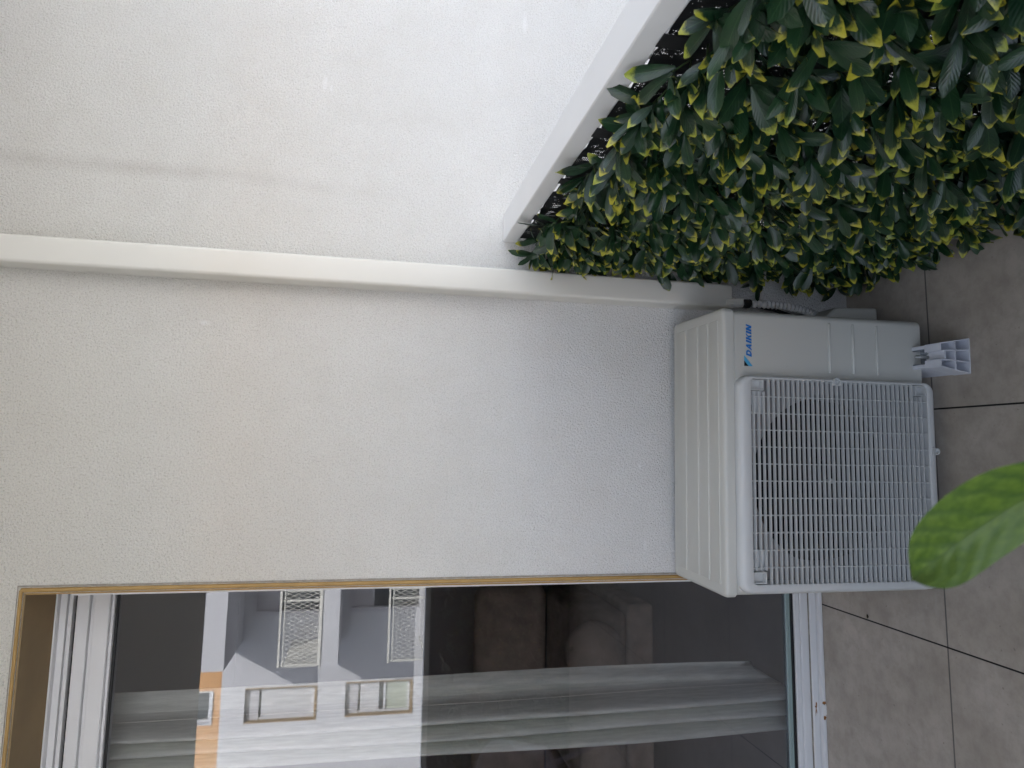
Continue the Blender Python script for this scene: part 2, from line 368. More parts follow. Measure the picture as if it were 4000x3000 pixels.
# chipped and rusted spot on the sill
bm = bmesh.new()
def blob(bm, cx, cz, rx, rz, y, n=14, jit=.35, seed=1):
    rr = random.Random(seed); v = []
    for k in range(n):
        a = 2*math.pi*k/n; q = 1 + jit*(rr.random()-.5)*2
        v.append(bm.verts.new((cx+math.cos(a)*rx*q, y, cz+math.sin(a)*rz*q)))
    bm.faces.new(v[::-1])
for (cx, cz, rx, rz, s_) in ((-.774, .008, .0055, .006, 3), (-.817, .007, .006, .0055, 4)):
    blob(bm, cx+1.55, cz, rx, rz, .1715-.2, seed=s_)
blob(bm, -.792+1.55, .0265, .019, .0035, .1855-.2, seed=9, jit=.7)
bm2 = bm; link('rust_stain', bm2, MT['rust'], door)
bm = bmesh.new(); v = [bm.verts.new((x_+1.55, .1708-.2, z_)) for x_, z_ in ((-.810, .0004), (-.781, .0004), (-.780, .0125), (-.807, .0125))]; bm.faces.new(v)
link('bare_patch', bm, MT['chip'], door)

bm = bmesh.new(); bmesh.ops.create_icosphere(bm, subdivisions=2, radius=.0035)
for v in bm.verts: v.co = Vector((v.co.x*1.5*(1+.3*math.sin(v.co.y*900)), v.co.y, v.co.z*.5+.0012))
o = link('dirt_crumb', bm, MT['soil'], None, 0); o.location = (-.463, .012-.04, 0); tag(o, 'small dark crumb of dirt on the tiles beside the dark joint near the door', 'dirt crumb')

# ------------------------------------------------------------------ living room behind the glass
room = link('room_shell', B((-4.6, -4.5, .3005, 4.6, 0, 2.6), (.8, .9, .3005, 4.6, 0, 2.6), (-4.5, .8, 4.5, 4.6, 0, 2.6), (-4.5, .8, .3005, 4.5, 2.5, 2.6)), MT['room']); tag(room, 'dim grey walls of the living room seen through the glass', 'room wall')
rf = link('room_floor', B((-4.5, .8, .3005, 4.5, -.2, -.004)), MT['roomfl']); tag(rf, kind='structure')
# curtain: gathered linen panel, right hem turned flat
def curtain():
    bm = bmesh.new(); n = 90; rows = 40; V = []
    for k in range(rows+1):
        z = .012 + (2.42-.012)*k/rows; f = 1 - k/rows; row = []
        wl = .77 + .05*f
        for i in range(n+1):
            s = i/n
            x = -.735 - .245*wl*s*1.0 
            if s < .30:
                y = .47 - .02*math.sin(s/.30*math.pi*.5) + .012*math.sin(s*20+z*2)*f
            else:
                q = (s-.30)/.70
                y = .395 - .085*abs(math.sin(q*math.pi*3))**.8 + .02*q + .005*math.sin(z*5+q*9)
            if s < .30: y -= .0
            x += .010*math.sin(z*1.9+s*3)*f
            zz = z
            if k == 0 and s < .3: zz = .012 + .09*(1-s/.3)
            row.append(bm.verts.new((x+.85, y-.42, zz)))
        V.append(row)
    for k in range(rows):
        for i in range(n): bm.faces.new((V[k][i], V[k][i+1], V[k+1][i+1], V[k+1][i]))
    return bm
cu_ = empty('curtain', (-.85, .42, 0)); tag(cu_, 'grey-beige linen curtain gathered in folds behind the glass door', 'curtain')
cl = link('cloth', curtain(), MT['curtain'], cu_, 0)
sm_ = cl.modifiers.new('t', 'SOLIDIFY'); sm_.thickness = .0015
bm = bmesh.new(); row_ = [cl.data.vertices[k*91+27].co for k in range(41)]
tube(bm, [p+Vector((.001, -.003, 0)) for p in row_], .0022, 6); link('hem', bm, mat('hem', (.8, .8, .72), .9), cl, 0)
bm = bmesh.new(); tube(bm, [(-1.6, 0, 2.44), (.35, 0, 2.44)], .012, 10); link('curtain_rod', bm, MT['white'], cu_, 30)

def soft(bm, x0, x1, y0, y1, z0, z1): box(bm, x0, x1, y0, y1, z0, z1)
def make_sofa(x, y):
    t = empty('sofa', (x, y, 0))
    bm = bmesh.new(); box(bm, -1.75, 0, 0, .9, .03, .165); link('base', bm, MT['sofa'], t, 30, .02)
    for a in (-1.72, -.87):
        bm = bmesh.new(); box(bm, a, a+.845, -.02, .7, .168, .40); link('seat_cushion', bm, MT['sofa'], t, 30, .05)
        bm = bmesh.new(); hexa(bm, [(a, .62, .40), (a+.845, .62, .40), (a+.845, .86, .40), (a, .86, .40), (a+.02, .74, .80), (a+.82, .74, .80), (a+.82, .88, .80), (a+.02, .88, .80)]); link('back_cushion', bm, MT['sofa'], t, 30, .06)
    bm = bmesh.new(); box(bm, -1.95, -1.74, -.02, .9, .03, .58); link('armrest', bm, MT['sofa'], t, 30, .06)
    return t
t = make_sofa(-.745, 1.40); tag(t, 'dark taupe fabric sofa inside the room behind the curtain', 'sofa')
bm = bmesh.new(); bmesh.ops.create_uvsphere(bm, u_segments=28, v_segments=16, radius=1)
for v in bm.verts: v.co = Vector((v.co.x*.14, v.co.y*.07, v.co.z*.14))
p_ = link('round_cushion', bm, MT['cushion'], None, 0); p_.location = (-.93, 1.30, .375); p_.rotation_euler = (R(-12), 0, R(6)); tag(p_, 'round brownish cushion leaning against the front of the sofa', 'cushion')

# ------------------------------------------------------------------ pipe cover, conduit
dct = empty('pipe_cover', (.458, 0, .43)); tag(dct, 'tall cream plastic pipe cover running up the wall beside the outdoor unit', 'pipe cover')
def rrect_prism(bm, x0, x1, yf, yb, z0, z1, r, n=5, draft=0):
    """box whose two front vertical edges are rounded; front at yf (<yb)"""
    prof = [(x0, yb)]
    for k in range(n+1):
        a = math.pi + (math.pi/2)*k/n; prof.append((x0+r+r*math.cos(a), yf+r+r*math.sin(a)))
    for k in range(n+1):
        a = 1.5*math.pi + (math.pi/2)*k/n; prof.append((x1-r+r*math.cos(a), yf+r+r*math.sin(a)))
    prof.append((x1, yb))
    lo = [bm.verts.new((x, y, z0)) for x, y in prof]; hi = [bm.verts.new((x, y, z1)) for x, y in prof]
    m_ = len(prof)
    for i in range(m_): bm.faces.new((lo[i], lo[(i+1) % m_], hi[(i+1) % m_], hi[i]))
    bm.faces.new(lo[::-1]); bm.faces.new(hi)
    return lo, hi
bm = bmesh.new(); rrect_prism(bm, -.0335, .0355, -.062, -.0005, 0, ZC-.43-.001, .009)
link('duct_lid', bm, MT['duct'], dct, 40)
bm = bmesh.new(); box(bm, -.0345, .0365, -.012, -.0003, .0005, ZC-.43-.0015); link('duct_base', bm, MT['duct'], dct, None, .001)
bm = bmesh.new(); hexa(bm, [(-.024, -.066, -.034), (-.006, -.074, -.034), (-.006, -.004, -.034), (-.024, -.004, -.034), (-.028, -.064, .018), (-.010, -.064, .018), (-.010, -.004, .018), (-.028, -.004, .018)])
link('end_cap', bm, MT['duct'], dct, None, .003)
cd = empty('corrugated_conduit', (.437, -.055, .20)); tag(cd, 'grey corrugated hose bending down behind the outdoor unit', 'hose')
bm = bmesh.new(); pts = []; rad = []
path = [(.0, .0, .225), (.002, 0, .19), (.003, -.003, .12), (.001, -.004, .06), (-.006, -.002, .0), (-.02, .0, -.05), (-.045, .0, -.085)]
def cat(path, n):
    P = [Vector(p) for p in path]; out = []
    for i in range(n+1):
        t = i/n*(len(P)-1); k = min(int(t), len(P)-2); u = t-k
        p0, p1, p2, p3 = P[max(k-1, 0)], P[k], P[k+1], P[min(k+2, len(P)-1)]
        out.append(.5*((2*p1)+(-p0+p2)*u+(2*p0-5*p1+4*p2-p3)*u*u+(-p0+3*p1-3*p2+p3)*u**3))
    return out
pp = cat(path, 260); rad = [.0102+.0024*math.sin(i*2*math.pi/9.2) for i in range(len(pp))]
tube(bm, pp, rad, 16); link('hose', bm, MT['hose'], cd, 0)
bm = bmesh.new(); tube(bm, cat([(.002, 0, .193), (.003, -.001, .168)], 4), .0128, 14); link('tape_band', bm, MT['rubber'], cd, 0)
bm = bmesh.new(); tube(bm, [(.004, .012, .16), (-.008, .012, .08), (-.03, .01, .0)], .006, 8); link('black_cable', bm, MT['rubber'], cd, 0)

# ------------------------------------------------------------------ outdoor unit
AC = empty('outdoor_unit', (-.3347, -.320, 0), -.0221); tag(AC, 'light grey air conditioner outdoor unit with square front grille on the balcony floor', 'air conditioner')
W_, D_, ZB, ZS, ZT = .691, .268, .056, .589, .616
def acbody():
    bm = bmesh.new(); r = .018; n = 6; x0, x1 = .004, .687
    P = [(x0, D_)]
    for k in range(n+1): a = math.pi+(math.pi/2)*k/n; P.append((x0+r+r*math.cos(a), r+r*math.sin(a)))
    h0 = len(P); P += [(.031, 0), (.519, 0)]
    for k in range(n+1): a = 1.5*math.pi+(math.pi/2)*k/n; P.append((x1-r+r*math.cos(a), r+r*math.sin(a)))
    P += [(x1, D_-.01), (x1-.01, D_)]
    zs = [ZB, ZB+.003, .068, .559, ZS-.004, ZS-.0018]
    L = []
    for k, z in enumerate(zs):
        ins = .003 if k == 0 or k == len(zs)-1 else 0
        L.append([bm.verts.new((x+(ins if x < .3 else -ins), y+(ins if y < .02 else 0), z)) for x, y in P])
    for k in range(len(zs)-1):
        for i in range(len(P)):
            if k == 2 and i == h0: continue
            j = (i+1) % len(P); bm.faces.new((L[k][i], L[k][j], L[k+1][j], L[k+1][i]))
    bm.faces.new(L[0][::-1]); bm.faces.new(L[-1])
    return bm
link('casing', acbody(), MT['ac'], AC, 35)
# lid: rounded plate with a downturned rim
def rr_loop(x0, x1, y0, y1, r, n=6):
    out = []
    for cx, cy, a0 in ((x1-r, y0+r, 1.5*math.pi), (x1-r, y1-r, 0), (x0+r, y1-r, .5*math.pi), (x0+r, y0+r, math.pi)):
        for k in range(n+1): a = a0+(math.pi/2)*k/n; out.append((cx+r*math.cos(a), cy+r*math.sin(a)))
    return out
bm = bmesh.new(); L = []
for ins, z in ((.0035, ZS-.0010), (.0, ZS+.0008), (.0, ZT-.008), (.0012, ZT-.004), (.0038, ZT-.0012), (.0075, ZT), (.014, ZT+.0004)):
    L.append([bm.verts.new((x, y, z)) for x, y in rr_loop(ins, W_-ins, -.002+ins, D_+.002-ins, .015-min(ins, .008))])
for a, b in zip(L, L[1:]):
    for i in range(len(a)): j = (i+1) % len(a); bm.faces.new((a[i], a[j], b[j], b[i]))
bm.faces.new(L[-1]); bm.faces.new(L[0][::-1])
lid = link('lid', bm, MT['ac'], AC, 35)
for y0, y1 in ((.022, .068), (.074, .120), (.126, .186), (.192, .246)):
    bm = bmesh.new(); z0 = ZT+.0002
    hexa(bm, [(.026, y0, z0-.002), (.664, y0, z0-.002), (.664, y1, z0-.002), (.026, y1, z0-.002), (.028, y0+.0012, z0+.0018), (.662, y0+.0012, z0+.0018), (.662, y1-.002, z0+.0004), (.028, y1-.002, z0+.0004)])
    link('lid_panel', bm, MT['ac'], lid, 50, .0009)
# pressed ribs right of the grille
for z in (.3255, .258, .1895):
    bm = bmesh.new(); tube(bm, [(.541, .0005, z), (.543, -.0006, z), (.664, -.0006, z), (.666, .0005, z)], [.0018, .0037, .0037, .0018], 10)
    link('pressed_rib', bm, MT['ac'], AC, 0)
for x_, z_ in ((.640, .5675), (.549, .5675), (.655, .448), (.553, .445)):
    bm = bmesh.new(); bmesh.ops.create_uvsphere(bm, u_segments=10, v_segments=6, radius=.0014)
    for v in bm.verts: v.co += Vector((x_, 0, z_))
    link('dimple', bm, MT['ac'], AC, 0)
# grille frame (rounded ring)
bm = bmesh.new(); O = (.012, .5245, .041, .5885); I = (.0335, .517, .0655, .557)
secs = [(0, .0, .030), (.0, -.006, .030), (.06, -.0145, .029), (.22, -.0205, .026), (.45, -.0225, .022), (.86, -.0225, .012), (1.0, -.0205, .010), (1.0, .03, .010)]
L = []
for t_, y_, r_ in secs:
    a = [O[q]+(I[q]-O[q])*t_ for q in range(4)]
    L.append([bm.verts.new((x, y_, z)) for x, z in rr_loop(a[0], a[1], a[2], a[3], r_, 8)])
for a, b in zip(L, L[1:]):
    for i in range(len(a)): j = (i+1) % len(a); bm.faces.new((a[j], a[i], b[i], b[j]))
link('grille_frame', bm, MT['acpl'], AC, 50)
# slats
bm = bmesh.new(); zt = .5480; k = 0; T = .0018
while zt - k*.01333 > .072:
    z = zt - k*.01333; x0, x1 = I[0], I[1]
    if k < 3: x0, x1 = .066, .4865
    if z < .098: x1 = .4875; x0 = .06
    y0, y1 = -.0205, -.0114
    hexa(bm, [(x0, y0, z-T/2), (x1, y0, z-T/2), (x1, y1, z-T/2+.0002), (x0, y1, z-T/2+.0002), (x0, y0, z+T/2), (x1, y0, z+T/2), (x1, y1, z+T/2+.0002), (x0, y1, z+T/2+.0002)])
    k += 1
link('grille_slats', bm, MT['acpl'], AC)
bm = bmesh.new()
for i in range(11):
    x = .0715 + i*.04035; box(bm, x-.0008, x+.0008, -.0175, -.0045, .0655, .557)
link('grille_ribs', bm, MT['acpl'], AC)
# corner pockets and pads
def pocket(x0, x1, z0, z1):
    bm = bmesh.new(); w = .0022
    box(bm, x0, x1, -.019, -.004, z0, z0+w); box(bm, x0, x1, -.019, -.004, z1-w, z1)
    box(bm, x0, x0+w, -.019, -.004, z0+w, z1-w); box(bm, x1-w, x1, -.019, -.004, z0+w, z1-w); box(bm, x0, x1, -.0038, -.0025, z0, z1)
    link('corner_pocket', bm, MT['acpl'], AC, None, .0006)
pocket(.4895, .515, .5215, .5565); pocket(.0355, .062, .5215, .5565); pocket(.4895, .515, .067, .0965); pocket(.0355, .058, .067, .0965)
for x0, x1 in ((.433, .4885), (.0630, .1115)):
    link('corner_pad', B((x0, x1, -.0042, -.003, .5185, .5565)), MT['acpl'], AC, None)
    link('pad_slot', B((x0+.006 if x0 > .3 else x1-.022, x0+.022 if x0 > .3 else x1-.006, -.0052, -.0043, .546, .5535)), MT['acin'], AC)
# clips on the frame
def clip(x, z, horiz):
    bm = bmesh.new(); n = 10; r = .0085; out = []; inn = []
    for k in range(n+1):
        a = -math.pi/2+math.pi*k/n; out.append((r*math.cos(a), r*math.sin(a))); inn.append(((r-.0025)*math.cos(a), (r-.0025)*math.sin(a)))
    out = [(-.012, -r)]+out+[(-.012, r)]; inn = [(-.0095, -r+.0025)]+inn+[(-.0095, r-.0025)]
    def P(q, y):
        a, b = q; return (x+a, y, z+b) if horiz else (x+b, y, z-a)
    vo = [[bm.verts.new(P(q, y)) for q in out] for y in (-.0265, -.019)]; vi = [[bm.verts.new(P(q, y)) for q in inn] for y in (-.0265, -.019)]
    m_ = len(out)
    for i in range(m_):
        j = (i+1) % m_
        for q in ((vo[0][i], vo[0][j], vi[0][j], vi[0][i]), (vo[0][i], vo[1][i], vo[1][j], vo[0][j]), (vi[0][i], vi[0][j], vi[1][j], vi[1][i])): bm.faces.new(q)
    bm.faces.new(vi[1]); bmesh.ops.recalc_face_normals(bm, faces=bm.faces)
    link('frame_clip', bm, MT['acpl'], AC, 40)
clip(.519, .3255, True); clip(.351, .0475, False)
# shroud with round outlet, fan
bm = bmesh.new(); cx, cz, rr = .272, .308, .212; n = 64; rng = []
def ring(r, y): return [bm.verts.new((cx+r*math.cos(2*math.pi*k/n), y, cz+r*math.sin(2*math.pi*k/n))) for k in range(n)]
def sq(y):
    o_ = []
    for k in range(n):
        a = 2*math.pi*k/n; c_, s_ = math.cos(a), math.sin(a); t_ = 1/max(abs(c_), abs(s_))
        o_.append(bm.verts.new((cx+(.275 if c_*t_ > 0 else .275)*c_*t_*.98, y, cz+.262*s_*t_)))
    return o_
L = [sq(.028), ring(rr+.02, .026), ring(rr+.004, .031), ring(rr, .042), ring(rr-.004, .10)]
for a, b in zip(L, L[1:]):
    for i in range(n): j = (i+1) % n; bm.faces.new((a[i], a[j], b[j], b[i]))
link('fan_shroud', bm, MT['acin'], AC, 50)
link('cavity_back', B((.03, .52, .15, .17, .06, .56)), MT['dark'], AC)  # flat sheet behind the fan, near-black for the cavity's shade
fan = empty('fan', (cx, .07, cz)); fan.parent = AC
bm = bmesh.new(); tube(bm, [(0, -.03, 0), (0, -.026, 0), (0, .04, 0)], [.035, .052, .055], 24); link('hub', bm, MT['dark'], fan, 40)
for b_ in range(3):
    bm = bmesh.new(); V = []
    for i in range(9):
        r_ = .05+.15*i/8; row = []
        for k_ in range(9):
            a = R(120*b_+10+85*k_/8+18*i/8); row.append(bm.verts.new((r_*math.cos(a), .025-.05*k_/8, r_*math.sin(a))))
        V.append(row)
    for i in range(8):
        for k_ in range(8): bm.faces.new((V[i][k_], V[i][k_+1], V[i+1][k_+1], V[i+1][k_]))
    link('blade', bm, MT['dark'], fan, 0)
bm = bmesh.new(); tube(bm, [(0, -.045, 0), (0, -.03, 0)], .006, 6); link('shaft_nut', bm, MT['zinc'], fan)
# lettering on the front panel
def letters():
    bm = bmesh.new(); y = -.0012
    z0, z1 = .5412, .5562; H = z1-z0; sh = .30
    def poly(pts, ox):
        v = [bm.verts.new((ox+px+sh*pz*H, y, z0+pz*H)) for px, pz in pts]; bm.faces.new(v)
    s = .0048
    def Iq(ox): poly([(0, 0), (s, 0), (s, 1), (0, 1)], ox)
    ox = .5715
    # D as strips between outer and inner outline
    n = 8; out = []; inn = []
    for k in range(n+1):
        a = -math.pi/2+math.pi*k/n; out.append((.0070+.0075*math.cos(a), .5+.5*math.sin(a))); inn.append((.0066+.0036*math.cos(a), .5+.24*math.sin(a)))
    out = [(0, 0)]+out+[(0, 1)]; inn = [(s, .26)]+inn+[(s, .74)]
    for i in range(len(out)-1): poly([out[i], out[i+1], inn[i+1], inn[i]], ox)
    poly([out[-1], out[0], inn[0], inn[-1]], ox)
    ox += .0158
    poly([(0, 0), (.0042, 0), (.0098, 1), (.0058, 1)], ox); poly([(.0098, 1), (.0066, .82), (.0102, 0), (.0148, 0)], ox) if False else None
    poly([(.0058, 1), (.0098, 1), (.0148, 0), (.0104, 0)], ox); poly([(.0036, .20), (.0112, .20), (.0102, .42), (.0052, .42)], ox)
    ox += .0170; Iq(ox)
    ox += .0068; Iq(ox); poly([(s, .42), (.0098, 1), (.0148, 1), (.0066, .42)], ox); poly([(.0050, .60), (.0078, .74), (.0142, 0), (.0092, 0)], ox)
    ox += .0158; Iq(ox)
    ox += .0068; Iq(ox); poly([(.0, 1), (.0046, 1), (.0140, 0), (.0094, 0)], ox); poly([(.0100, 0), (.0140, 0), (.0140, 1), (.0100, 1)], ox)
    return bm
bm = letters()
for f in bm.faces: f.normal_update()
for i, f in enumerate(bm.faces):
    if f.normal.y > 0: f.normal_flip()
    for v in f.verts: v.co.y -= 0.00002*i      # keep overlapping strokes apart
link('lettering', bm, MT['blue'], AC)
bm = bmesh.new(); v = [bm.verts.new((x, -.0011, z)) for x, z in ((.549, .5385), (.5755, .5615), (.5625, .5615), (.549, .5497))]; bm.faces.new(v); link('emblem_stripe', bm, MT['sky'], AC)
bm = bmesh.new(); v = [bm.verts.new((x, -.0011, z)) for x, z in ((.549, .5499), (.5622, .5615), (.549, .5615))]; bm.faces.new(v); link('emblem_corner', bm, MT['black'], AC)
# valve cover on the right flank
bm = bmesh.new(); hexa(bm, [(.688, .17, .035), (.755, .17, .035), (.755, .25, .035), (.688, .25, .035), (.688, .17, .235), (.748, .17, .17), (.748, .25, .17), (.688, .25, .235)])
link('valve_cover', bm, MT['ac'], AC, 40, .006)

# rubber/PVC support blocks
def make_foot(x):
    t = empty('support_block', (0, 0, 0), -.0221)
    ca, sa = math.cos(-.0221), math.sin(-.0221)
    t.location = (-.3347+x*ca-.0*sa, -.320+x*sa, 0)
    wt, wb, zt, yf, yb = .0285, .0430, .0545, -.088, .33
    zt = .086
    # body behind the open honeycomb end
    bm = bmesh.new()
    hexa(bm, [(-wb, -.040, .0), (wb, -.040, .0), (wb, yb, .0), (-wb, yb, .0), (-wt, -.040, .054), (wt, -.040, .054), (wt, yb, .054), (-wt, yb, .054)])
    hexa(bm, [(-wt, -.060, .0542), (-.0195, -.060, .0542), (-.0195, yb, .0542), (-wt, yb, .0542), (-wt+.002, -.060, .0555), (-.0195, -.060, .0555), (-.0195, yb, .0555), (-wt+.002, yb, .0555)])
    link('block_body', bm, MT['foot'], t, None, .0015)
    # end: ribs forming two rows of three open cells
    bm = bmesh.new(); th = .0030
    def wx(z): return wb+(wt-wb)*z/.086
    ya, yc = yf, -.0402
    def wallseg(p, q):  # thin wall between two points (x,z) in the end plane, running back in y
        (xa, za), (xb, zb) = p, q; dx, dz = xb-xa, zb-za; l_ = math.hypot(dx, dz); nx, nz = -dz/l_*th/2, dx/l_*th/2
        hexa(bm, [(xa-nx, ya, za-nz), (xb-nx, ya, zb-nz), (xb-nx, yc, zb-nz), (xa-nx, yc, za-nz), (xa+nx, ya, za+nz), (xb+nx, ya, zb+nz), (xb+nx, yc, zb+nz), (xa+nx, yc, za+nz)])
    e = th/2
    wallseg((-wx(0), e), (wx(0), e)); wallseg((-wx(.043)+.001, .043), (wx(.043)-.001, .043))
    wallseg((-wx(0), .001), (-wx(.086), .085)); wallseg((wx(0), .001), (wx(.086), .085))
    wallseg((-.015, .002), (-.011, .078)); wallseg((.015, .002), (.011, .078))
    wallseg((-wt, .0848), (-.0105, .0848)); wallseg((.0105, .0848), (wt, .0848)); wallseg((-.0105, .072), (.0105, .072))
    link('end_ribs', bm, MT['foot'], t, None, .0005)
    bm = bmesh.new()
    for sx in (-1, 1):
        xa, xb = (-wt, -.0195) if sx < 0 else (.0195, wt)
        box(bm, xa, xb, -.0597, .33, .0556, .0858)
    link('top_cheeks', bm, MT['foot'], t, None, .0015)
    bm = B((-.0192, .0192, -.058, .32, .0556, .060), (-.0192, -.0165, -.058, .32, .0602, .083), (.0165, .0192, -.058, .32, .0602, .083)); link('metal_channel', bm, MT['channel'], t, None, .001)
    bt = bmesh.new(); tube(bt, cat([(0, -.032, .058), (0, -.032, .103)], 60), [.0036+.0006*math.sin(i*1.9) for i in range(61)], 10); o_ = link('bolt', bt, MT['zinc'], t, 0)
    bt = bmesh.new(); tube(bt, [(0, -.032, .0602), (0, -.032, .067)], .0085, 6); link('nut', bt, MT['zinc'], o_)
    bt = bmesh.new(); tube(bt, [(0, -.032, .0585), (0, -.032, .0601)], .013, 20); link('washer', bt, MT['zinc'], o_, 30)
    return t
f1 = make_foot(.588); tag(f1, 'pale ribbed plastic block with a bolt carrying the right end of the outdoor unit', 'support block', 'blocks under the outdoor unit')
f2 = make_foot(.115); tag(f2, 'pale plastic block under the left end of the outdoor unit, behind the leaf', 'support block', 'blocks under the outdoor unit')

# ------------------------------------------------------------------ side railing
RX0, RX1, RZ0, RZ1 = .5859, .6662, 1.0597, 1.0991
rl = empty('side_railing', (.626, 0, 0)); tag(rl, 'white metal railing with flat top rail above the artificial hedge', 'railing')
link('top_rail', B((RX0-.626, RX1-.626, -2.46, -.0006, RZ0, RZ1)), MT['rail'], rl, 30, .003)
link('bottom_rail', B((.0, .03, -2.46, -.0006, .10, .13)), MT['rail'], rl, None, .002)
for y in (-.04, -1.25, -2.42): link('post', B((.0, .035, y-.02, y+.02, .131, RZ0-.0005)), MT['rail'], rl, None, .002)
for i in range(22):
    y = -.15-.1*i
    if min(abs(y-q) for q in (-.04, -1.25, -2.42)) > .05: link('baluster', B((.008, .022, y-.007, y+.007, .131, RZ0-.0005)), MT['rail'], rl)
kb = link('balcony_kerb', B((.615, .74, -2.6, -.0007, .0005, .095)), MT['rail'], None, None, .004); tag(kb, 'white painted kerb showing through the foot of the hedge', 'kerb')
fr_ = empty('front_railing', (-1.3, -2.51, 0)); tag(fr_, 'white metal railing along the open front of the balcony', 'railing')
link('top_rail', B((-1.98, 1.88, -.04, .04, .985, 1.025)), MT['rail'], fr_, None, .003)
link('bottom_rail', B((-1.98, 1.88, -.03, .0, .10, .13)), MT['rail'], fr_, None, .002)
for x in (-1.9, -.95, 0, .95, 1.84): link('post', B((x-.02, x+.02, -.035, .0, .131, .9845)), MT['rail'], fr_, None, .002)

# ------------------------------------------------------------------ artificial hedge panels
def leaf_data():
    """template leaf: rows along, columns across -> list of (s, c)"""
    return 7, 5
def build_foliage(name, sprigs, parent, seed=1, rows=7, small=1.0):
    rnd = random.Random(seed); V = []; F = []; UV = []; TN = []
    cols = (-1, -.55, 0, .55, 1)
    for (pos, axis, nl) in sprigs:
        a0 = rnd.random()*6.28
        ax = Vector(axis).normalized()
        e1 = ax.cross(Vector((0, 0, 1))).normalized() if abs(ax.z) < .95 else Vector((1, 0, 0)); e2 = ax.cross(e1)
        for q in range(nl):
            L_ = rnd.uniform(.050, .084)*small; W = L_*rnd.uniform(.30, .42)
            az = a0+q*2.4+rnd.uniform(-.4, .4); pol = R(rnd.uniform(12, 64))
            rad_ = (e1*math.cos(az)+e2*math.sin(az)); d = (ax*math.cos(pol)+rad_*math.sin(pol)); d.z -= rnd.uniform(-.02, .45); d.normalize()
            base = Vector(pos)+ax*rnd.uniform(-.02, .012)
            nrm = (ax*.9+Vector((-.25, -.25, .55))); nrm = nrm-d*nrm.dot(d)
            if nrm.length < .1: nrm = e1-d*e1.dot(d)
            nrm.normalize()
            tw = rnd.uniform(-.7, .7); sd_ = d.cross(nrm); nrm2 = nrm*math.cos(tw)+sd_*math.sin(tw); sd_ = d.cross(nrm2)
            curl = rnd.uniform(-.10, .38); fold = rnd.uniform(.10, .40); wav = rnd.uniform(-.12, .12); bend = rnd.uniform(-.25, .25)
            tint = (rnd.random(), min(1, max(0, rnd.gauss(.30, .30))), rnd.random()); i0 = len(V)
            for r_ in range(rows):
                s = r_/(rows-1); u_ = s**1.12
                hw = W*.5*(math.sin(math.pi*min(.995, max(.02, u_*.90+.02)))**.70)*(.62+.45*s) if 0 < r_ < rows-1 else W*(.05 if r_ == 0 else .06)
                for c_ in cols:
                    off = sd_*(c_*hw+bend*L_*s*s*.5) + nrm2*(abs(c_)**1.3*hw*fold - curl*L_*s*s + wav*L_*.4*math.sin(s*6+c_)*abs(c_))
                    V.append(base+d*(L_*s*(1-.05*abs(curl)))+off)
                    UV.append((.5+.5*c_, s)); TN.append(tint)
            for r_ in range(rows-1):
                for k_ in range(4):
                    a = i0+r_*5+k_; F.append((a, a+1, a+6, a+5))
    me = bpy.data.meshes.new(name); me.from_pydata([tuple(v) for v in V], [], F)
    uvl = me.uv_layers.new(name='UVMap'); at = me.attributes.new('tint', 'FLOAT_VECTOR', 'POINT')
    li = [0]*len(me.loops); me.loops.foreach_get('vertex_index', li)
    flat = []
    for i in li: flat += UV[i]
    uvl.data.foreach_set('uv', flat)
    at.data.foreach_set('vector', [c for t_ in TN for c in t_])
    for p in me.polygons: p.use_smooth = True
    me.materials.append(MT['leaf'])
    o = bpy.data.objects.new(name, me); COL.objects.link(o); o.parent = parent
    return o
rnd = random.Random(11)
hd = empty('artificial_hedge', (.60, 0, .06)); tag(hd, 'dark green artificial laurel hedge with yellow leaf tips hung on the side railing', 'hedge')
sp = []; stems = bmesh.new()
y = -.035
while y > -2.4:
    z = .055 if y > -1.6 else .08
    while z < 1.035:
        py, pz = y+rnd.uniform(-.022, .022), z+rnd.uniform(-.022, .022)
        if py > -.02: py = -.02
        out = rnd.uniform(.006, .066)
        pz = min(pz, 1.02)
        ax = (-1, rnd.uniform(-.45, .35), rnd.uniform(-.55, .35)+(.55 if pz > .93 else 0))
        pos = (-.008-out, py, pz-.06)
        sp.append((pos, ax, rnd.choice((5, 6, 7, 8)) if y > -1.6 else 5))
        tube(stems, [(-.004, py+.012, pz-.07), (-.006-out*.5, py+.006, pz-.064), pos], [.0016, .0014, .0010], 5)
        z += .047
    y -= .046 if y > -1.5 else .06
for k in range(26):
    y = -.05-.055*k+rnd.uniform(-.02, .02); pos = (-.012-rnd.uniform(.01, .045), y, .955+rnd.uniform(-.02, .02))
    sp.append((pos, (-1, rnd.uniform(-.4, .3), rnd.uniform(.5, 1.3)), rnd.choice((3, 4, 5))))
    tube(stems, [(-.004, y+.01, .93), pos], .0015, 5)
build_foliage('foliage', sp, hd, 3)
link('stems', stems, MT['stem'], hd, 0)
bm = bmesh.new(); N = 120; top = []; bot = []
for i in range(N+1):
    y = -.004-2.42*i/N; dx = .003*math.sin(i*.9)+.002*math.sin(i*2.3)
    top.append(bm.verts.new((dx, y,   .9905+.0032*math.sin(i*.55)+.0016*math.sin(i*1.7)))); bot.append(bm.verts.new((dx*1.5, y, .012+.004*math.sin(i*1.3))))
for i in range(N): bm.faces.new((bot[i], bot[i+1], top[i+1], top[i]))
link('backing_net', bm, MT['net'], hd, 0)
for y, s in ((-.24, 1), (-.47, .9), (-.70, 1.1), (-.98, 1)):
    link('fixing_tab', B((-.018, -.0165, y, y+.030*s, .955, 1.006)), MT['rubber'], hd)
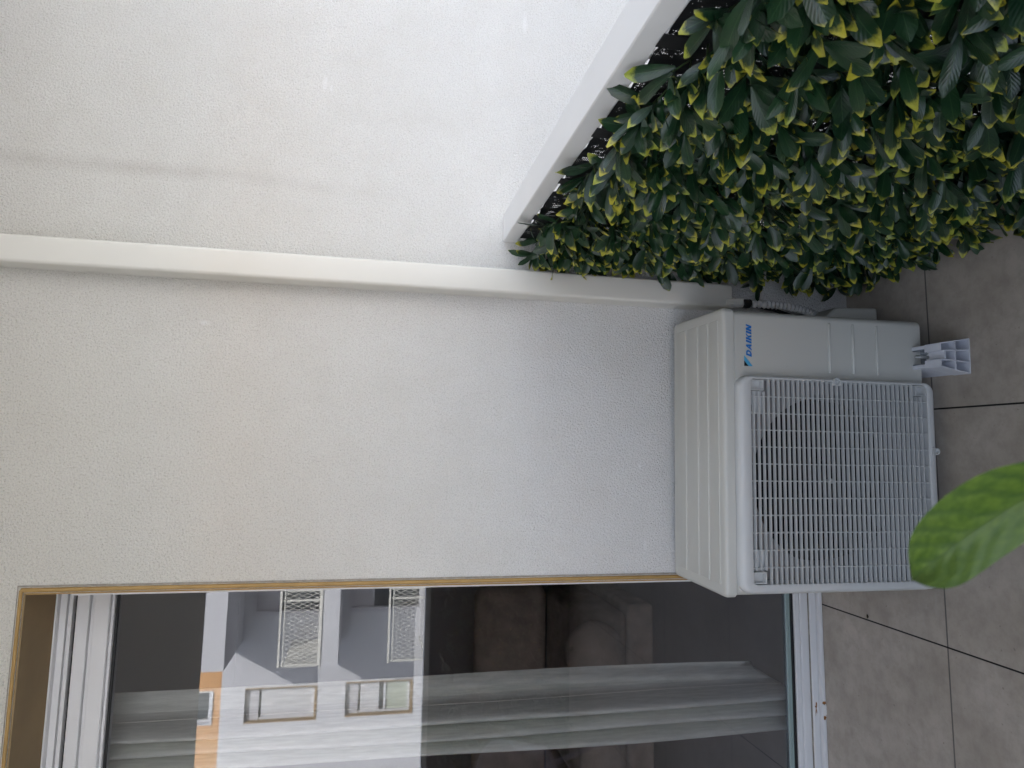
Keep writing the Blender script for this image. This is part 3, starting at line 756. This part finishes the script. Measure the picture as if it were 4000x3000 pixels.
h2 = empty('artificial_hedge', (-1.3, -2.46, .06)); tag(h2, 'artificial laurel hedge along the front railing, seen mirrored in the glass door', 'hedge')
sp = []; x = -1.95
while x < 1.85:
    z = .06
    while z < .95:
        sp.append(((x+rnd.uniform(-.03, .03), .02+rnd.uniform(0, .05), z-.06+rnd.uniform(-.03, .03)), (rnd.uniform(-.4, .4), 1, rnd.uniform(-.4, .5)), 5)); z += .075
    x += .075
build_foliage('foliage', sp, h2, 5, rows=5, small=1.1)
bm = B((-1.97, 1.87, -.004, .0, -.059, .93)); link('backing_net', bm, MT['rubber'], h2)

# ------------------------------------------------------------------ potted plant whose leaf hangs in front of the unit
pl = empty('potted_plant', (.06, -1.62, 0)); tag(pl, 'potted plant in the foreground with one broad green leaf reaching over the unit', 'plant')
bm = bmesh.new(); tube(bm, [(0, 0, 0), (0, 0, .02), (0, 0, .24), (0, 0, .27), (0, 0, .27), (0, 0, .25)], [.09, .10, .135, .145, .13, .128], 32); link('pot', bm, MT['terra'], pl, 40)
bm = bmesh.new(); tube(bm, [(0, 0, .20), (0, 0, .252)], .127, 24); link('soil', bm, MT['soil'], pl)
bm = bmesh.new(); tube(bm, cat([(0, 0, .25), (.015, .0, .5), (-.005, .01, .8), (-.03, .055, 1.04), (-.0482, .0804, 1.1076)], 30), [.009-.006*i/30 for i in range(31)], 10); link('stem', bm, MT['stem'], pl, 0)
RUNGS = [[(-0.0648, -1.4685, 1.1601)]*3, [(-0.0623, -1.4731, 1.1614), (-0.0495, -1.4823, 1.1748), (-0.0665, -1.4795, 1.1627)], [(-0.0546, -1.4818, 1.1604), (-0.0398, -1.49, 1.1799), (-0.0666, -1.488, 1.1576)], [(-0.0473, -1.4897, 1.1578), (-0.0311, -1.4975, 1.1807), (-0.0618, -1.4959, 1.1538)], [(-0.0412, -1.4967, 1.1554), (-0.0224, -1.5047, 1.1782), (-0.0536, -1.5034, 1.1498)], [(-0.0324, -1.504, 1.1487), (-0.0132, -1.5121, 1.1718), (-0.045, -1.5106, 1.1437)], [(-0.0238, -1.511, 1.1407), (-0.0048, -1.5195, 1.1616), (-0.0363, -1.5175, 1.1361)], [(-0.0147, -1.5178, 1.1313), (-0.0014, -1.526, 1.15), (-0.0255, -1.5244, 1.1272)], [(-0.0049, -1.5245, 1.1207), (0.0031, -1.5325, 1.1372), (-0.0132, -1.5309, 1.1195)], [(0.0047, -1.531, 1.1101), (0.008, -1.5388, 1.1246), (-0.0, -1.5371, 1.1129)], [(0.0118, -1.5396, 1.1076)]*3]
def broad_leaf(name, rungs, parent, off):
    bm = bmesh.new(); uvl = bm.loops.layers.uv.new('UVMap'); V = []
    for i, (m_, u_, l_) in enumerate(rungs):
        m_, u_, l_ = Vector(m_), Vector(u_), Vector(l_)
        if i in (0, len(rungs)-1): row = [m_+(u_-m_)*0+Vector((0, 0, 1e-4*k)) for k in range(5)]
        else: row = [u_, u_.lerp(m_, .5)+(CAMP-m_).normalized()*.0015, m_, l_.lerp(m_, .5)+(CAMP-m_).normalized()*.0015, l_]
        V.append([(bm.verts.new(p-Vector(off)), (k/4, 1-i/(len(rungs)-1))) for k, p in enumerate(row)])
    for i in range(len(V)-1):
        for k in range(4):
            q = (V[i][k], V[i][k+1], V[i+1][k+1], V[i+1][k]); f = bm.faces.new([a[0] for a in q])
            for lp, a in zip(f.loops, q): lp[uvl].uv = a[1]
    return link(name, bm, MT['bigleaf'], parent, 0, None, 2)
broad_leaf('leaf', RUNGS, pl, (.06, -1.62, 0))
for (bx, by, bz, az, L_) in ((0, .0, .62, 2.4, .15), (.01, 0, .72, -2.0, .16), (.0, .0, .80, .4, .14), (.01, 0, .5, 4.4, .17), (.0, 0, .88, 3.6, .13)):
    d = Vector((math.cos(az), math.sin(az)*.5-.3, .35)).normalized(); s_ = d.cross(Vector((0, 0, 1))).normalized(); rg = []
    for i in range(11):
        t_ = 1-i/10; c_ = Vector((bx+.06, by-1.62, bz))+d*L_*t_-Vector((0, 0, .5*L_*t_*t_)); w_ = .045*math.sin(math.pi*(t_*.9+.04))**.8
        rg.append([tuple(c_), tuple(c_+s_*w_+Vector((0, 0, .01))), tuple(c_-s_*w_+Vector((0, 0, .01)))] if i not in (0, 10) else [tuple(c_)]*3)
    broad_leaf('leaf', rg, pl, (.06, -1.62, 0))

# white moulded chair further along the balcony (seen only mirrored in the glass)
ch = empty('garden_chair', (-1.90, -1.46, 0)); tag(ch, 'pale moulded garden chair mirrored in the lower glass', 'chair')
bm = bmesh.new(); V = []
for i in range(13):
    t_ = i/12; row = []
    for k_ in range(17):
        a = R(-20+220*k_/16); r_ = .27+.05*t_; row.append(bm.verts.new((r_*math.cos(a), -.02+r_*math.sin(a)*-.9, .42+.36*t_*(.55+.45*max(0, math.sin(a))))))
    V.append(row)
for i in range(12):
    for k_ in range(16): bm.faces.new((V[i][k_], V[i][k_+1], V[i+1][k_+1], V[i+1][k_]))
o = link('shell_back', bm, MT['wseat'], ch, 0); q = o.modifiers.new('t', 'SOLIDIFY'); q.thickness = .012
bm = bmesh.new(); tube(bm, [(0, -.02, .40), (0, -.02, .43)], [.26, .28], 24); link('seat', bm, MT['wseat'], ch, 40)
for sx in (-1, 1):
    for sy in (-1, 1):
        bm = bmesh.new(); tube(bm, [(sx*.14, sy*.14, .40), (sx*.22, sy*.22, 0)], [.016, .011], 10); link('leg', bm, MT['wseat'], ch, 0)

# ------------------------------------------------------------------ building across the street (mirrored in the glass)
YW, YF = -18.75, -16.2
bl = empty('apartment_building', (-6, YW, -9)); tag(bl, 'white apartment building with orange top band and mesh balconies, mirrored in the glass', 'building')
OX, OY, OZ = -6, YW, -9
def bb(name, boxes, m_, parent=None, bevel=None):
    bm = bmesh.new()
    for b in boxes: box(bm, b[0]-OX, b[1]-OX, b[2]-OY, b[3]-OY, b[4]-OZ, b[5]-OZ)
    return link(name, bm, m_, parent or bl, None, bevel)
wins = [(-7.87, -6.91, 2.65, 4.65), (-7.84, -6.87, -.13, 1.84), (-7.9, -6.93, -2.9, -.9)]
doors_ = [(-4.90, -2.6, 2.46, 4.57), (-4.86, -2.6, -.25, 1.84)]
xs = sorted({-26, -7.9, -7.87, -7.84, -6.93, -6.91, -6.87, -4.90, -4.86, -2.6, 16}); zs = sorted({-9, -2.9, -.9, -.25, -.13, 1.84, 2.46, 2.65, 4.57, 4.65, 5.30})
bm = bmesh.new(); wall_sheet(bm, [x-OX for x in xs], [z-OZ for z in zs], [(a-OX, b-OX, c-OZ, d-OZ) for a, b, c, d in wins+doors_], .0, -.28)
link('wall', bm, MT['fwall'], bl)
tw_ = [(-7.85, -6.93, 5.50, 6.5)]
xs = [-26, -7.85, -6.93, 16]; zs = [5.30, 5.50, 6.5, 6.8]
bm = bmesh.new(); wall_sheet(bm, [x-OX for x in xs], [z-OZ for z in zs], [(a-OX, b-OX, c-OZ, d-OZ) for a, b, c, d in tw_], .0, -.28)
ow = link('upper_wall', bm, MT['forange'], bl); tag(ow, 'orange painted top storey')
bb('roof', [(-26.3, 16.3, YW-10, YW+.3, 6.8, 7.0)], MT['fgrey'])
bb('rear_block', [(-26, 16, YW-10, YW-.6, -9, 6.79)], MT['fgrey'])
for i, (a, b, c, d) in enumerate(wins+tw_):
    wn = bb('window', [(a, b, YW-.26, YW-.22, c, d)], MT['fglass'])
    bb('reveal', [(a, a+.035, YW-.215, YW+.012, c, d), (b-.035, b, YW-.215, YW+.012, c, d), (a+.036, b-.036, YW-.215, YW+.03, c, c+.07)], MT['freveal'] if i < 3 else MT['fwall'], wn)
    bb('frame', [(a+.04, a+.09, YW-.215, YW-.16, c+.08, d), (b-.09, b-.04, YW-.215, YW-.16, c+.08, d), (a+.091, b-.091, YW-.215, YW-.16, c+.08, c+.14)], MT['fwall'], wn)
    if i < 3:
        bt_ = c+.14 if i != 1 else .86
        n_ = int((d-.38-bt_)/.055); bb('blind', [(a+.095, b-.095, YW-.21, YW-.185-.012*(q % 2), bt_+q*.055, bt_+q*.055+.043) for q in range(n_)], MT['blind'], wn)
        bb('blind_box', [(a+.036, b-.036, YW-.21, YW-.15, d-.37, d)], MT['fgrey'], wn)
        if i == 1: bb('curtain', [(a+.095, b-.095, YW-.214, YW-.208, c+.14, .66)], mat('net_curtain', (.36, .40, .34), .8), wn); bb('transom', [(a+.095, b-.095, YW-.21, YW-.15, .66, .72)], MT['fwall'], wn)
for (a, b, c, d) in doors_:
    dn = bb('balcony_door', [(a, b, YW-.26, YW-.22, c, d)], MT['fglass']); bb('frame', [(a, a+.10, YW-.215, YW+.015, c, d), (a+.101, b, YW-.215, YW+.015, d-.08, d)], MT['fgrey'], dn)
    bb('shutter', [(a+.102, b, YW-.214, YW-.19, d-.75, d-.085)], MT['fgrey'], dn)
def bbal(z0, z1, xl=-5.63, xr=6.0):
    s_ = bb('balcony_slab', [(xl, xr, YW+.001, YF, z0, z1)], MT['fwall'])
    bb('slab_edge', [(xl-.03, xr, YF-.04, YF+.03, z1+.001, z1+.05), (xl-.03, xl+.03, YW+.02, YF-.041, z1+.001, z1+.05)], MT['frail'], s_)
    return s_
def brail(z0, z1, xl=-5.56, xr=1.2):
    r_ = bb('balcony_railing', [(xl-.04, xr, YF-.03, YF+.03, z1-.05, z1)], MT['frail'])
    bb('lower_bar', [(xl, xr, YF-.02, YF+.01, z0, z0+.04), (xl, xr, YF-.02, YF+.01, z1-.14, z1-.11)], MT['frail'], r_)
    px = [xl, xl+1.6, xl+1.85, xl+3.6, xl+3.85, xl+5.5]
    for q in px:
        if q < xr: bb('railing_post', [(q-.025, q+.025, YF-.045, YF-.021, z0-.05, z1-.051)], MT['frail'], r_)
    bm = bmesh.new(); za, zb = z0+.045, z1-.15; h = zb-za; st = .105; x = xl-h*.55
    def bar(xa, ya_, za_, xb, zb_):
        dx, dz = xb-xa, zb_-za_; l_ = math.hypot(dx, dz); nx, nz = -dz/l_*.0065, dx/l_*.0065
        hexa(bm, [(xa-nx-OX, ya_-OY, za_-nz-OZ), (xb-nx-OX, ya_-OY, zb_-nz-OZ), (xb-nx-OX, ya_-.008-OY, zb_-nz-OZ), (xa-nx-OX, ya_-.008-OY, za_-nz-OZ), (xa+nx-OX, ya_-OY, za_+nz-OZ), (xb+nx-OX, ya_-OY, zb_+nz-OZ), (xb+nx-OX, ya_-.008-OY, zb_+nz-OZ), (xa+nx-OX, ya_-.008-OY, za_+nz-OZ)])
    sl_ = .45
    while x < xr:
        for s in (1, -1):
            xa, xb = (x, x+h*sl_) if s > 0 else (x+h*sl_, x); a, b = za, zb
            lo, hi = xl, xr
            # clip to the panel
            if max(xa, xb) <= lo or min(xa, xb) >= hi: continue
            def cl_(xa, a, xb, b):
                for lim, sg in ((lo, 1), (hi, -1)):
                    if (xa-lim)*sg < 0: t_ = (lim-xa)/(xb-xa); xa, a = lim, a+(b-a)*t_
                    if (xb-lim)*sg < 0: t_ = (lim-xb)/(xa-xb); xb, b = lim, b+(a-b)*t_
                return xa, a, xb, b
            xa, a, xb, b = cl_(xa, a, xb, b)
            if abs(a-b) > .01: bar(xa, YF-.0 if s > 0 else YF-.009, a, xb, b)
        x += st
    link('mesh_panel', bm, MT['frail'], r_)
bbal(4.81, 5.36); bbal(2.02, 2.46); bbal(-.76, -.30)
brail(2.50, 3.53); brail(-.22, .76)
bb('side_panel', [(-5.62, -5.60, YW+.05, YF-.05, 2.55, 3.4)], MT['frail'])
